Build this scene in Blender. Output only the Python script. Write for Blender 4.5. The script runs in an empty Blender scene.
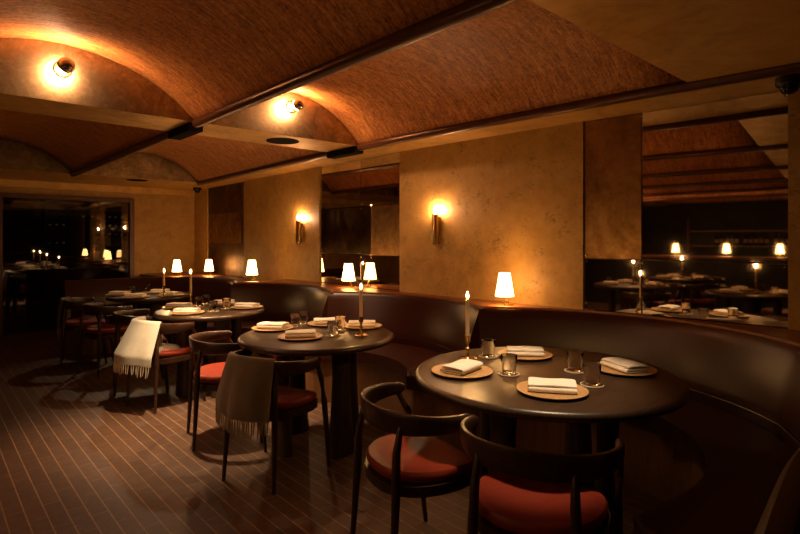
import bpy, bmesh, math, random
from mathutils import Vector, Matrix
random.seed(7)
C = bpy.context.scene.collection
PI = math.pi
# ------------------------------------------------------------------ camera model
F, PX, PY, HC = 533.0, 400.0, 239.0, 1.4
FX, FY = 0.671, 0.742          # forward direction of the camera in plan
def at(px, py, H):
    """point of the horizontal plane at height H that the pixel looks at"""
    Zc = (HC - H) * F / (py - PY)
    Xc = (px - PX) / F * Zc
    return (FY * Xc + FX * Zc, -FX * Xc + FY * Zc)

# ------------------------------------------------------------------ node helpers
def new_mat(name):
    m = bpy.data.materials.new(name); m.use_nodes = True
    nt = m.node_tree; b = nt.nodes['Principled BSDF']
    return m, nt, b
def nd(nt, t, **kw):
    n = nt.nodes.new(t)
    for k, v in kw.items():
        if k in n.inputs: n.inputs[k].default_value = v
        else: setattr(n, k, v)
    return n
def ramp(nt, fac, stops):
    r = nt.nodes.new('ShaderNodeValToRGB')
    e = r.color_ramp.elements
    e[0].position, e[0].color = stops[0][0], (*stops[0][1], 1)
    e[1].position, e[1].color = stops[-1][0], (*stops[-1][1], 1)
    for p, c in stops[1:-1]:
        x = e.new(p); x.color = (*c, 1)
    nt.links.new(fac, r.inputs['Fac'])
    return r
def coords(nt, scale=(1, 1, 1), rot=(0, 0, 0)):
    tc = nt.nodes.new('ShaderNodeTexCoord')
    mp = nt.nodes.new('ShaderNodeMapping')
    mp.inputs['Scale'].default_value = scale
    mp.inputs['Rotation'].default_value = rot
    nt.links.new(tc.outputs['Object'], mp.inputs['Vector'])
    return mp.outputs['Vector']
def noise(nt, vec, scale, detail=6, rough=.6, dist=0.0):
    n = nd(nt, 'ShaderNodeTexNoise', Scale=scale, Detail=detail, Roughness=rough, Distortion=dist)
    nt.links.new(vec, n.inputs['Vector'])
    return n.outputs['Fac']
def bump(nt, b, h, strength=.2, dist=.01):
    x = nd(nt, 'ShaderNodeBump', Strength=strength, Distance=dist)
    nt.links.new(h, x.inputs['Height']); nt.links.new(x.outputs['Normal'], b.inputs['Normal'])
def plain(name, col, rough=.5, metal=0.0, var=.12, scale=30, bmp=.05, spec=None, coat=0.0):
    m, nt, b = new_mat(name)
    v = coords(nt)
    n = noise(nt, v, scale)
    lo = tuple(max(0, c * (1 - var)) for c in col); hi = tuple(min(1, c * (1 + var)) for c in col)
    r = ramp(nt, n, [(.3, lo), (.7, hi)])
    nt.links.new(r.outputs['Color'], b.inputs['Base Color'])
    b.inputs['Roughness'].default_value = rough; b.inputs['Metallic'].default_value = metal
    if spec is not None: b.inputs['Specular IOR Level'].default_value = spec
    if coat: b.inputs['Coat Weight'].default_value = coat; b.inputs['Coat Roughness'].default_value = .2
    if bmp: bump(nt, b, n, bmp, .004)
    return m
def emit(name, col, strength, base=(.8, .7, .5)):
    m, nt, b = new_mat(name)
    b.inputs['Base Color'].default_value = (*base, 1)
    b.inputs['Emission Color'].default_value = (*col, 1)
    b.inputs['Emission Strength'].default_value = strength
    return m

M = {}
def build_materials():
    # plaster: ochre, clouded, with dark pits and scratches
    m, nt, b = new_mat('ochre_plaster')
    v = coords(nt)
    big = noise(nt, v, 1.6, 5, .6, .4); mid = noise(nt, v, 9, 8, .7, .3)
    add = nd(nt, 'ShaderNodeMath', operation='ADD'); nt.links.new(big, add.inputs[0]); nt.links.new(mid, add.inputs[1])
    hal = nd(nt, 'ShaderNodeMath', operation='MULTIPLY'); nt.links.new(add.outputs[0], hal.inputs[0]); hal.inputs[1].default_value = .5
    r = ramp(nt, hal.outputs[0], [(.36, (.38, .205, .050)), (.5, (.50, .285, .078)), (.64, (.58, .35, .108))])
    v2 = coords(nt, (1, .55, 1))
    pit = noise(nt, v2, 62, 6, .62, .3); reg = noise(nt, v, 5.5, 6, .75)
    pm = nd(nt, 'ShaderNodeMath', operation='MULTIPLY'); nt.links.new(pit, pm.inputs[0]); nt.links.new(reg, pm.inputs[1])
    pr = ramp(nt, pm.outputs[0], [(.285, (0, 0, 0)), (.40, (.85, .85, .85))])
    mx = nd(nt, 'ShaderNodeMix', data_type='RGBA')
    nt.links.new(pr.outputs['Color'], mx.inputs['Factor']); nt.links.new(r.outputs['Color'], mx.inputs['A'])
    mx.inputs['B'].default_value = (.20, .115, .04, 1)
    nt.links.new(mx.outputs['Result'], b.inputs['Base Color'])
    b.inputs['Roughness'].default_value = .55
    bump(nt, b, pm.outputs[0], .25, .01); M['plaster'] = m
    # vault veneer: red brown bark with streaks that run round the arch
    m, nt, b = new_mat('bark_veneer')
    v = coords(nt, (4, 17, 4)); a = noise(nt, v, 1.6, 8, .78, .7)
    v2 = coords(nt, (9, 75, 9)); c = noise(nt, v2, 1.3, 5, .7, .4)
    v3 = coords(nt); g = noise(nt, v3, 55, 4, .7)
    s1 = nd(nt, 'ShaderNodeMix', data_type='FLOAT'); s1.inputs['Factor'].default_value = .45
    nt.links.new(a, s1.inputs['A']); nt.links.new(c, s1.inputs['B'])
    s2 = nd(nt, 'ShaderNodeMix', data_type='FLOAT'); s2.inputs['Factor'].default_value = .3
    nt.links.new(s1.outputs['Result'], s2.inputs['A']); nt.links.new(g, s2.inputs['B'])
    r = ramp(nt, s2.outputs['Result'], [(.40, (.13, .030, .006)), (.49, (.44, .150, .030)), (.58, (.74, .33, .085))])
    nt.links.new(r.outputs['Color'], b.inputs['Base Color']); b.inputs['Roughness'].default_value = .55
    bump(nt, b, s2.outputs['Result'], .35, .006); M['veneer'] = m
    # brass sheet
    def brass(name, cols, rough, sc, rvar=.18, met=1.0):
        m, nt, b = new_mat(name)
        v = coords(nt); n = noise(nt, v, sc, 8, .65, .8); n2 = noise(nt, v, sc * 6, 5, .7)
        s = nd(nt, 'ShaderNodeMix', data_type='FLOAT'); s.inputs['Factor'].default_value = .3
        nt.links.new(n, s.inputs['A']); nt.links.new(n2, s.inputs['B'])
        r = ramp(nt, s.outputs['Result'], [(.3, cols[0]), (.5, cols[1]), (.7, cols[2])])
        nt.links.new(r.outputs['Color'], b.inputs['Base Color']); b.inputs['Metallic'].default_value = met
        rr = ramp(nt, s.outputs['Result'], [(.3, (rough + rvar,) * 3), (.7, (rough,) * 3)])
        nt.links.new(rr.outputs['Color'], b.inputs['Roughness'])
        bump(nt, b, s.outputs['Result'], .12, .006)
        return m
    M['brass'] = brass('brass_sheet', [(.40, .22, .055), (.66, .39, .11), (.80, .51, .17)], .40, 3, .16, .42)
    M['lunette'] = brass('aged_brass_panel', [(.12, .08, .04), (.32, .225, .11), (.62, .48, .28)], .27, 7, .18)
    M['aged'] = brass('patinated_metal_panel', [(.05, .022, .008), (.30, .16, .055), (.58, .36, .15)], .24, 2.6, .3)
    M['aged_dark'] = brass('dark_patinated_panel', [(.035, .018, .008), (.12, .065, .03), (.24, .15, .075)], .3, 2.1, .25)
    M['polish'] = brass('polished_brass', [(.55, .37, .14), (.68, .48, .2), (.78, .58, .28)], .2, 20, .08)
    M['bronze'] = plain('dark_bronze_rail', (.105, .036, .014), .32, .25, .25, 14, .05)
    M['black'] = plain('black_metal', (.012, .011, .010), .4, .2, .2, 40, .03)
    M['grille'] = plain('matt_black_grille', (.010, .008, .006), .95, 0, .3, 300, .3, .1)
    M['chrome'] = plain('chrome', (.75, .68, .58), .12, 1, .05, 20, 0)
    # mirror glass, slightly smoked
    m, nt, b = new_mat('smoked_mirror')
    v = coords(nt); n = noise(nt, v, 4, 6, .7, .4)
    r = ramp(nt, n, [(.35, (.52, .43, .33)), (.6, (.70, .61, .50))])
    nt.links.new(r.outputs['Color'], b.inputs['Base Color']); b.inputs['Metallic'].default_value = 1
    b.inputs['Roughness'].default_value = .025; M['mirror'] = m
    m, nt, b = new_mat('dark_antique_mirror')
    v = coords(nt); n = noise(nt, v, 3, 7, .75, .7)
    r = ramp(nt, n, [(.35, (.10, .06, .03)), (.62, (.27, .19, .11))])
    nt.links.new(r.outputs['Color'], b.inputs['Base Color']); b.inputs['Metallic'].default_value = 1
    rr = ramp(nt, n, [(.35, (.08,) * 3), (.65, (.24,) * 3)]); nt.links.new(rr.outputs['Color'], b.inputs['Roughness'])
    M['antique'] = m
    # floor: narrow dark bricks with pale joints
    m, nt, b = new_mat('narrow_brick_floor')
    v = coords(nt, (1, 1, 1), (0, 0, PI / 2))
    br = nt.nodes.new('ShaderNodeTexBrick')
    nt.links.new(v, br.inputs['Vector'])
    def setup(x, width, ms):
        x.inputs['Scale'].default_value = 1.0; x.inputs['Mortar Size'].default_value = ms
        x.inputs['Mortar Smooth'].default_value = .3; x.inputs['Bias'].default_value = 0
        x.inputs['Brick Width'].default_value = width; x.inputs['Row Height'].default_value = .081
        x.inputs['Color1'].default_value = (.084, .043, .025, 1); x.inputs['Color2'].default_value = (.112, .060, .036, 1)
        x.inputs['Mortar'].default_value = (.092, .047, .028, 1)
    setup(br, .29, .003)
    b2 = nt.nodes.new('ShaderNodeTexBrick'); nt.links.new(v, b2.inputs['Vector']); setup(b2, 60, .0034)
    fc = nd(nt, 'ShaderNodeMath', operation='MULTIPLY'); nt.links.new(br.outputs['Fac'], fc.inputs[0]); fc.inputs[1].default_value = .45
    fm = nd(nt, 'ShaderNodeMath', operation='MAXIMUM'); nt.links.new(fc.outputs[0], fm.inputs[0]); nt.links.new(b2.outputs['Fac'], fm.inputs[1])
    jm = nd(nt, 'ShaderNodeMix', data_type='RGBA'); nt.links.new(fm.outputs[0], jm.inputs['Factor'])
    nt.links.new(br.outputs['Color'], jm.inputs['A']); jm.inputs['B'].default_value = (.29, .185, .105, 1)
    n = noise(nt, coords(nt), 22, 7, .7)
    rg = ramp(nt, n, [(.3, (.6, .6, .6)), (.7, (1.15, 1.1, 1.05))])
    mu = nd(nt, 'ShaderNodeMix', data_type='RGBA', blend_type='MULTIPLY'); mu.inputs['Factor'].default_value = 1
    nt.links.new(jm.outputs['Result'], mu.inputs['A']); nt.links.new(rg.outputs['Color'], mu.inputs['B'])
    nt.links.new(mu.outputs['Result'], b.inputs['Base Color']); b.inputs['Roughness'].default_value = .5
    inv = nd(nt, 'ShaderNodeMath', operation='SUBTRACT'); inv.inputs[0].default_value = 1; nt.links.new(fm.outputs[0], inv.inputs[1])
    bump(nt, b, inv.outputs[0], .35, .004); M['floor'] = m
    # woods
    def wood(name, lo, hi, rough, sc=(2, 2, 30)):
        m, nt, b = new_mat(name)
        v = coords(nt, sc); n = noise(nt, v, 3, 6, .6, 1.2)
        r = ramp(nt, n, [(.3, lo), (.7, hi)]); nt.links.new(r.outputs['Color'], b.inputs['Base Color'])
        b.inputs['Roughness'].default_value = rough; bump(nt, b, n, .06, .003); return m
    M['table'] = wood('black_stained_oak', (.026, .013, .0065), (.060, .033, .017), .36, (2, 24, 2))
    M['chair'] = wood('dark_walnut', (.022, .009, .0045), (.060, .025, .011), .36, (14, 2, 14))
    M['ledge'] = wood('red_walnut_ledge', (.16, .050, .016), (.30, .105, .035), .33, (20, 2, 4))
    M['frame'] = wood('reddish_window_wood', (.085, .026, .012), (.14, .045, .02), .4, (8, 8, 2))
    M['plate'] = wood('tan_plate', (.42, .235, .10), (.52, .31, .14), .38, (30, 4, 4))
    M['panel'] = wood('brown_base_panel', (.16, .07, .025), (.24, .11, .042), .4, (12, 12, 2))
    M['dark'] = plain('dark_room_wall', (.022, .014, .010), .6, 0, .3, 4, .05)
    M['leather'] = plain('oxblood_leather', (.034, .0078, .0030), .31, 0, .2, 60, .06, .26)
    M['seatleather'] = plain('oxblood_seat_leather', (.044, .011, .0065), .42, 0, .2, 60, .08, .3)
    M['redleather'] = plain('red_leather', (.20, .023, .009), .45, 0, .12, 70, .07, .28)
    M['linen'] = plain('ivory_linen', (.80, .74, .64), .85, 0, .06, 260, .25)
    M['wax'] = plain('ivory_wax', (.86, .64, .36), .45, 0, .05, 40, .02)
    M['wax'].node_tree.nodes['Principled BSDF'].inputs['Subsurface Weight'].default_value = .9
    M['wax'].node_tree.nodes['Principled BSDF'].inputs['Subsurface Radius'].default_value = (.07, .035, .012)
    M['coaster'] = plain('brown_coaster', (.13, .08, .045), .5, 0, .1, 60, .05); M['coaster_rim'] = plain('pale_coaster_rim', (.58, .48, .34), .4, 0, .1, 60, .05)
    M['wick'] = plain('burnt_wick', (.01, .008, .006), .9)
    M['bottle'] = plain('dark_bottle_glass', (.012, .015, .010), .08, 0, .1, 10, 0)
    M['capsule'] = plain('pale_bottle_capsule', (.75, .70, .62), .3, .3, .05, 20, 0)
    M['rack'] = plain('black_rack_wood', (.014, .009, .006), .6)
    M['leaf'] = plain('dull_green_leaf', (.09, .12, .05), .5)
    def cloth(name, lo, hi, sc, stripe=None):
        m, nt, b = new_mat(name)
        v = coords(nt); n = noise(nt, v, sc, 5, .7)
        n2 = noise(nt, v, 9, 4, .6)
        s = nd(nt, 'ShaderNodeMix', data_type='FLOAT'); s.inputs['Factor'].default_value = .4
        nt.links.new(n, s.inputs['A']); nt.links.new(n2, s.inputs['B'])
        r = ramp(nt, s.outputs['Result'], [(.35, lo), (.65, hi)])
        nt.links.new(r.outputs['Color'], b.inputs['Base Color']); b.inputs['Roughness'].default_value = .95
        b.inputs['Sheen Weight'].default_value = .25
        bump(nt, b, n, .5, .004); return m
    M['cream_throw'] = cloth('cream_wool', (.50, .48, .40), (.72, .69, .58), 240)
    M['grey_throw'] = cloth('grey_brown_wool', (.105, .070, .038), (.18, .125, .070), 240)
    M['char_throw'] = cloth('charcoal_wool', (.045, .040, .034), (.085, .075, .062), 240)
    M['cream_fringe'] = cloth('cream_fringe', (.60, .54, .40), (.76, .69, .52), 200)
    M['tan_fringe'] = cloth('tan_fringe', (.30, .20, .10), (.44, .31, .17), 200)
    # glass
    m, nt, b = new_mat('clear_glass')
    b.inputs['Transmission Weight'].default_value = 1; b.inputs['Roughness'].default_value = .015
    b.inputs['IOR'].default_value = 1.3; b.inputs['Base Color'].default_value = (.97, .96, .93, 1)
    M['glass'] = m
    m = bpy.data.materials.new('dark_window_glass'); m.use_nodes = True
    nt = m.node_tree; nt.nodes.clear()
    out = nt.nodes.new('ShaderNodeOutputMaterial'); mix = nt.nodes.new('ShaderNodeMixShader')
    tr = nd(nt, 'ShaderNodeBsdfTransparent'); tr.inputs['Color'].default_value = (.55, .52, .48, 1)
    gl = nd(nt, 'ShaderNodeBsdfGlossy'); gl.inputs['Color'].default_value = (.95, .95, .95, 1); gl.inputs['Roughness'].default_value = .015
    fr = nd(nt, 'ShaderNodeFresnel'); fr.inputs['IOR'].default_value = 2.0
    n = noise(nt, coords(nt), 1.2, 2, .5); bp = nd(nt, 'ShaderNodeBump', Strength=.03, Distance=.02)
    nt.links.new(n, bp.inputs['Height']); nt.links.new(bp.outputs['Normal'], gl.inputs['Normal'])
    nt.links.new(fr.outputs[0], mix.inputs[0]); nt.links.new(tr.outputs[0], mix.inputs[1]); nt.links.new(gl.outputs[0], mix.inputs[2])
    nt.links.new(mix.outputs[0], out.inputs[0]); M['window'] = m
    # light givers
    M['flame'] = emit('candle_flame', (1, .52, .17), 800)
    M['sconce_flame'] = emit('sconce_bulb', (1, .55, .26), 400)
    M['shade'] = emit('lit_linen_shade', (1, .52, .17), 9, (.85, .78, .62))
    M['bulb'] = emit('crown_bulb_glass', (1, .55, .30), 300)
    M['filament'] = emit('lamp_bulb', (1, .54, .18), 170)
    M['diffuser'] = emit('downlight_lens', (1, .75, .48), 4)
build_materials()

# ------------------------------------------------------------------ object helpers
def obj(name, bm, mat, parent=None, smooth=True, loc=None):
    me = bpy.data.meshes.new(name)
    bmesh.ops.recalc_face_normals(bm, faces=bm.faces[:])
    bm.to_mesh(me); bm.free()
    me.materials.append(M[mat] if isinstance(mat, str) else mat)
    if smooth:
        me.polygons.foreach_set('use_smooth', [True] * len(me.polygons))
        try: me.set_sharp_from_angle(angle=math.radians(38))
        except Exception: pass
    o = bpy.data.objects.new(name, me); C.objects.link(o)
    if parent: o.parent = parent
    if loc: o.location = loc
    return o
def tag(o, label, cat, group=None):
    o['label'] = label; o['category'] = cat
    if group: o['group'] = group
    return o
def thing(name, label, cat, loc=(0, 0, 0), rz=0, group=None):
    o = bpy.data.objects.new(name, None); C.objects.link(o)
    o.empty_display_size = .1
    o.location = loc; o.rotation_euler = (0, 0, rz)
    return tag(o, label, cat, group)
def struct(name, bm, mat, smooth=False, parent=None):
    o = obj(name, bm, mat, parent, smooth)
    if not parent: o['kind'] = 'structure'
    return o
def kids(o): return [c for c in C.objects if c.parent is o]
def dup(root, loc, rz, label=None, group=None, scale=None):
    r = root.copy(); C.objects.link(r); r.location = loc; r.rotation_euler = (0, 0, rz)
    if label: r['label'] = label
    if group: r['group'] = group
    if scale: r.scale = scale
    for ch in kids(root):
        c = ch.copy(); C.objects.link(c); c.parent = r
        for g in kids(ch):
            d = g.copy(); C.objects.link(d); d.parent = c
    return r
def box(bm, x0, x1, y0, y1, z0, z1, bev=0.0):
    vs = [bm.verts.new(p) for p in [(x0, y0, z0), (x1, y0, z0), (x1, y1, z0), (x0, y1, z0), (x0, y0, z1), (x1, y0, z1), (x1, y1, z1), (x0, y1, z1)]]
    fs = [bm.faces.new([vs[i] for i in q]) for q in [(0, 3, 2, 1), (4, 5, 6, 7), (0, 1, 5, 4), (1, 2, 6, 5), (2, 3, 7, 6), (3, 0, 4, 7)]]
    if bev:
        es = list({e for f in fs for e in f.edges})
        bmesh.ops.bevel(bm, geom=es, offset=bev, segments=2, profile=.6, affect='EDGES')
    return bm
def lathe(bm, prof, seg=32, cx=0, cy=0, cap=True):
    rings = []
    for r, z in prof:
        if r < 1e-5: rings.append([bm.verts.new((cx, cy, z))])
        else: rings.append([bm.verts.new((cx + r * math.cos(2 * PI * i / seg), cy + r * math.sin(2 * PI * i / seg), z)) for i in range(seg)])
    for a, b in zip(rings, rings[1:]):
        if len(a) == 1 and len(b) == 1: continue
        for i in range(seg):
            j = (i + 1) % seg
            if len(a) == 1: bm.faces.new((a[0], b[i], b[j]))
            elif len(b) == 1: bm.faces.new((a[i], b[0], a[j]))
            else: bm.faces.new((a[i], b[i], b[j], a[j]))
    if cap:
        if len(rings[0]) > 1: bm.faces.new(rings[0])
        if len(rings[-1]) > 1: bm.faces.new(rings[-1])
    return bm
def frames(pts):
    pts = [Vector(p) for p in pts]; out = []
    up = Vector((0, 0, 1))
    for i, p in enumerate(pts):
        t = (pts[min(i + 1, len(pts) - 1)] - pts[max(i - 1, 0)]).normalized()
        u = up if abs(t.z) < .95 else Vector((1, 0, 0))
        s = t.cross(u).normalized(); n = s.cross(t).normalized()
        out.append((p, s, n))
    return out
def loft(bm, rings, close=True, cap=True):
    R = [[bm.verts.new(p) for p in r] for r in rings]
    n = len(R[0])
    for a, b in zip(R, R[1:]):
        for i in range(n if close else n - 1):
            j = (i + 1) % n
            bm.faces.new((a[i], a[j], b[j], b[i]))
    if cap and close:
        bm.faces.new(R[0]); bm.faces.new(R[-1])
    return bm
def tube(bm, pts, rad, seg=12):
    fr = frames(pts); rings = []
    for i, (p, s, n) in enumerate(fr):
        r = rad[i] if isinstance(rad, (list, tuple)) else rad
        rings.append([p + (s * math.cos(2 * PI * k / seg) + n * math.sin(2 * PI * k / seg)) * r for k in range(seg)])
    return loft(bm, rings)
def spline(pts, n=8):
    out = []
    P = [Vector(p) for p in pts]
    for i in range(len(P) - 1):
        p0, p1, p2, p3 = P[max(i - 1, 0)], P[i], P[i + 1], P[min(i + 2, len(P) - 1)]
        for k in range(n):
            t = k / n
            out.append(.5 * ((2 * p1) + (p2 - p0) * t + (2 * p0 - 5 * p1 + 4 * p2 - p3) * t * t + (3 * p1 - p0 - 3 * p2 + p3) * t ** 3))
    out.append(P[-1]); return out
def prism(bm, poly, z0, z1, bev=0.0, seg=3):
    a = [bm.verts.new((x, y, z0)) for x, y in poly]; b = [bm.verts.new((x, y, z1)) for x, y in poly]
    fa = bm.faces.new(a); fb = bm.faces.new(b); n = len(poly)
    for i in range(n): bm.faces.new((a[i], a[(i + 1) % n], b[(i + 1) % n], b[i]))
    if bev:
        bmesh.ops.bevel(bm, geom=[e for e in fb.edges], offset=bev, segments=seg, profile=.5, affect='EDGES')
    return bm

# ------------------------------------------------------------------ plan of the long right wall (it bends gently)
HS = 2.235                                     # soffit height
RAIL = [(-3.6, 3.55), (-2, 3.36), (0, 3.18), (.68, 3.115), (1.3, 3.06), (2.3, 3.0), (3.2, 2.965), (4.2, 2.955), (6, 3.02), (8.1, 3.11), (9.3, 3.15)]
def rail_x(y):
    P = RAIL
    for i in range(len(P) - 1):
        if P[i][0] <= y <= P[i + 1][0] or i == len(P) - 2:
            y0, y1 = P[i][0], P[i + 1][0]; t = (y - y0) / (y1 - y0)
            g = lambda k: P[min(max(k, 0), len(P) - 1)]
            m0 = (g(i + 1)[1] - g(i - 1)[1]) / (g(i + 1)[0] - g(i - 1)[0]) * (y1 - y0)
            m1 = (g(i + 2)[1] - g(i)[1]) / (g(i + 2)[0] - g(i)[0]) * (y1 - y0)
            t = max(0, min(1, t)); t2, t3 = t * t, t ** 3
            return (2 * t3 - 3 * t2 + 1) * P[i][1] + (t3 - 2 * t2 + t) * m0 + (-2 * t3 + 3 * t2) * P[i + 1][1] + (t3 - t2) * m1
def wall_x(y): return rail_x(y) + .48 - .09 * max(0, min(1, (y - 3) / 6))
YB, YN, XL = 9.2, -3.5, -7.2                  # back wall, near end, left wall
def lin(a, b, n): return [a + (b - a) * i / n for i in range(n + 1)]

# ------------------------------------------------------------------ shell
bm = bmesh.new(); box(bm, XL - .2, 4.6, YN - .2, YB + 1.2, -.12, 0); struct('floor', bm, 'floor')
# right wall: plaster piers between the mirror niches
NICHE = {'C': (.75, 1.934), 'B': (3.79, 5.19), 'A': (7.22, 8.62)}
piers = [(YN, .75), (1.934, 3.79), (5.19, 7.22), (8.62, YB)]
for i, (a, b) in enumerate(piers):
    bm = bmesh.new()
    front = [(wall_x(y), y) for y in lin(a, b, max(3, int((b - a) * 4)))]
    poly = front + [(wall_x(b) + .16, b), (wall_x(a) + .16, a)]
    prism(bm, poly, 0, HS + .02)
    struct('wall_right' if i == 0 else 'wall_right.%03d' % i, bm, 'plaster')
bm = bmesh.new()
prism(bm, [(wall_x(y) + .17, y) for y in lin(YN, YB + 1.2, 30)] + [(wall_x(YB + 1.2) + .3, YB + 1.2), (wall_x(YN) + .3, YN)], 0, HS + .6)
struct('wall_behind', bm, 'dark')
bm = bmesh.new()
for (x0, x1, z0, z1) in [(XL - .1, .80, 0, HS), (2.57, wall_x(YB) + .2, 0, HS), (.80, 2.57, 2.045, HS)]:
    box(bm, x0, x1, YB, YB + .12, z0, z1)
struct('wall_back', bm, 'plaster')
bm = bmesh.new(); box(bm, XL - .1, 4.2, YB + 1.1, YB + 1.2, 0, 2.7); struct('wall_cellar', bm, 'dark')
bm = bmesh.new(); box(bm, XL - .15, XL, YN, YB + 1.2, 0, 2.7); struct('wall_left', bm, 'dark')
bm = bmesh.new(); box(bm, XL - .1, 4.5, YN - .1, YN, 0, 2.9); struct('wall_front', bm, 'dark')
bm = bmesh.new(); box(bm, XL - .3, 4.7, YN - .2, YB + 1.3, 2.78, 2.86); struct('ceiling', bm, 'dark')
# window in the back wall
bm = bmesh.new()
for (x0, x1, z0, z1) in [(.80, .87, 0, 2.045), (2.50, 2.57, 0, 2.045), (.87, 2.50, 1.98, 2.045), (.87, 2.50, 0, .05)]:
    box(bm, x0, x1, YB - .03, YB + .10, z0, z1, .006)
wf = struct('window_1', bm, 'frame')
bm = bmesh.new(); box(bm, .872, 2.498, YB + .03, YB + .042, .05, 1.98)
obj('pane', bm, 'window', wf, False)
# vaults
RX = [1.48, -.2, -1.8, -3.4, -5.0, -6.6]
def bound(i, y): return rail_x(y) if i == 0 else RX[i - 1]
BAYS = [(YN, -.6), (1.08, 3.8), (4.27, 7.87)]
RISE = .365
def arc_pt(x0, x1, t, rise=RISE):
    w = (x1 - x0) / 2; R = (w * w + rise * rise) / (2 * rise); a0 = math.asin(min(1, w / R))
    a = -a0 + 2 * a0 * t
    return (x0 + x1) / 2 + R * math.sin(a), HS + R * math.cos(a) - (R - rise)
k = 1
for v in range(6):
    for (ya, yb) in BAYS:
        bm = bmesh.new(); rows = []
        for y in lin(ya, yb, 10):
            x1, x0 = bound(v, y), bound(v + 1, y)
            rows.append([(*((lambda q: (q[0], y, q[1]))(arc_pt(x0, x1, i / 28))),) for i in range(29)])
        loft(bm, rows, close=False, cap=False)
        o = struct('ceiling.%03d' % k, bm, 'veneer', True)
        md = o.modifiers.new('thick', 'SOLIDIFY'); md.thickness = .02; md.offset = 0
        k += 1
# brass cross beams with their lunettes
BEAMS = [(-.6, 1.08), (3.8, 4.27), (7.87, YB)]
for i, (ya, yb) in enumerate(BEAMS):
    bm = bmesh.new(); n = 8
    left = [(XL, y) for y in (ya, yb)]
    poly = [(rail_x(y), y) for y in lin(ya, yb, n)] + [(XL, yb), (XL, ya)]
    prism(bm, poly, HS, HS + .03)
    struct('trim_%d' % (i + 1), bm, 'brass')
k = 4
for v in range(6):
    for y, s in [(-.6, -1), (1.08, 1), (3.8, -1), (4.27, 1), (7.87, -1)]:
        bm = bmesh.new(); x1, x0 = bound(v, y), bound(v + 1, y)
        top = [arc_pt(x0, x1, i / 28) for i in range(29)]
        ring = [(x, z + .01) for x, z in top] + [(x1, HS + .001), (x0, HS + .001)]
        a = [bm.verts.new((x, y + s * .003, z)) for x, z in ring]; b = [bm.verts.new((x, y - s * .025, z)) for x, z in ring]
        bm.faces.new(a); bm.faces.new(b)
        for i in range(len(ring)): bm.faces.new((a[i], a[(i + 1) % len(ring)], b[(i + 1) % len(ring)], b[i]))
        struct('trim_%d' % k, bm, 'lunette'); k += 1
# soffit between outer rail and right wall
bm = bmesh.new()
ys = lin(YN, YB, 50)
prism(bm, [(wall_x(y) + .17, y) for y in ys] + [(rail_x(y), y) for y in reversed(ys)], HS, HS + .03)
struct('trim_%d' % k, bm, 'brass'); k += 1
# cornice on the back wall
bm = bmesh.new(); box(bm, XL, wall_x(YB), YB - .02, YB, HS - .10, HS, .004); struct('trim_%d' % k, bm, 'brass'); k += 1
# bronze rails under the spring lines
for v in range(6):
    bm = bmesh.new(); rings = []
    for y in lin(YN, 7.9, 40):
        x = bound(v, y)
        rings.append([(x + .036 * math.cos(a) * (1 if abs(math.cos(a)) < .8 else 1), y, HS - .006 + .034 * math.sin(a)) for a in [2 * PI * i / 14 for i in range(14)]])
    loft(bm, rings)
    r = struct('trim_%d' % k, bm, 'bronze', True); k += 1
    for (ya, yb) in BEAMS[1:2]:
        ym = (ya + yb) / 2; x = bound(v, ym); bm = bmesh.new()
        box(bm, x - .05, x + .05, ya + .01, yb - .01, HS - .062, HS - .001, .01)
        obj('sleeve', bm, 'grille', r)

# ------------------------------------------------------------------ mirrors in the niches
def mirror(name, label, ya, yb, cells, tilt=0.0):
    """cells: (y0, y1, z0, z1, material); built in the plane that joins the two ends of the niche"""
    p0 = Vector((wall_x(ya) + .018, ya, 0)); p1 = Vector((wall_x(yb) + .018, yb, 0))
    d = (p1 - p0).normalized(); L = (p1 - p0).length
    t = thing(name, label, 'mirror', (p0.x, p0.y, .0), math.atan2(d.y, d.x), 'mirrors in the wall niches')
    bm = bmesh.new(); box(bm, -.0, L, -.06, -.02, .90, HS - .001); obj('backing', bm, 'black', t, False)
    for (y0, y1, z0, z1, m) in cells:
        u0, u1 = (y0 - ya) / (yb - ya) * L + .003, (y1 - ya) / (yb - ya) * L - .003
        bm = bmesh.new(); box(bm, u0, u1, -.015, .0, z0 + .003, z1 - .003, .0015)
        obj('pane' if m == 'mirror' else 'patinated_pane', bm, m, t, False)
        for (u, z) in [(u0 + .0, z0), (u1, z0), (u1, z1), (u0, z1)]:
            if z < .95 or z > 2.2: continue
            for dz in (.02, -.02) if 1 else ():
                pass
    zs = sorted({c[2] for c in cells} | {c[3] for c in cells}); yss = sorted({c[0] for c in cells} | {c[1] for c in cells})
    for y in yss:
        for z in zs:
            if z < 1.0: continue
            for dz in ((.022, -.022) if z < 2.2 else (-.03,)):
                u = max(.02, min(L - .02, (y - ya) / (yb - ya) * L))
                bm = bmesh.new(); lathe(bm, [(.0, .008), (.005, .007), (.007, .0)], 10)
                o = obj('clip', bm, 'chrome', t); o.location = (u, .0, z + dz); o.rotation_euler = (-PI / 2, 0, 0)
    return t
def z_of(y): return 0
t = mirror('wall_mirror', 'smoked mirror in the niche nearest the camera with one patinated metal pane above', .75, 1.934,
       [(.75, 1.54, 1.262, HS, 'mirror'), (1.54, 1.934, 1.262, HS, 'aged'), (.75, 1.54, .90, 1.262, 'mirror'), (1.54, 1.934, .90, 1.262, 'mirror')])
mirror('wall_mirror', 'tall smoked mirror in the middle niche between the two wall sconces', 3.79, 5.19,
       [(3.79, 4.42, 1.74, HS, 'mirror'), (4.42, 5.19, 1.74, HS, 'mirror'), (3.79, 4.25, 1.235, 1.74, 'aged'), (4.25, 5.19, 1.235, 1.74, 'antique'),
        (3.79, 4.42, .90, 1.235, 'mirror'), (4.42, 5.19, .90, 1.235, 'mirror')])
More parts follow.
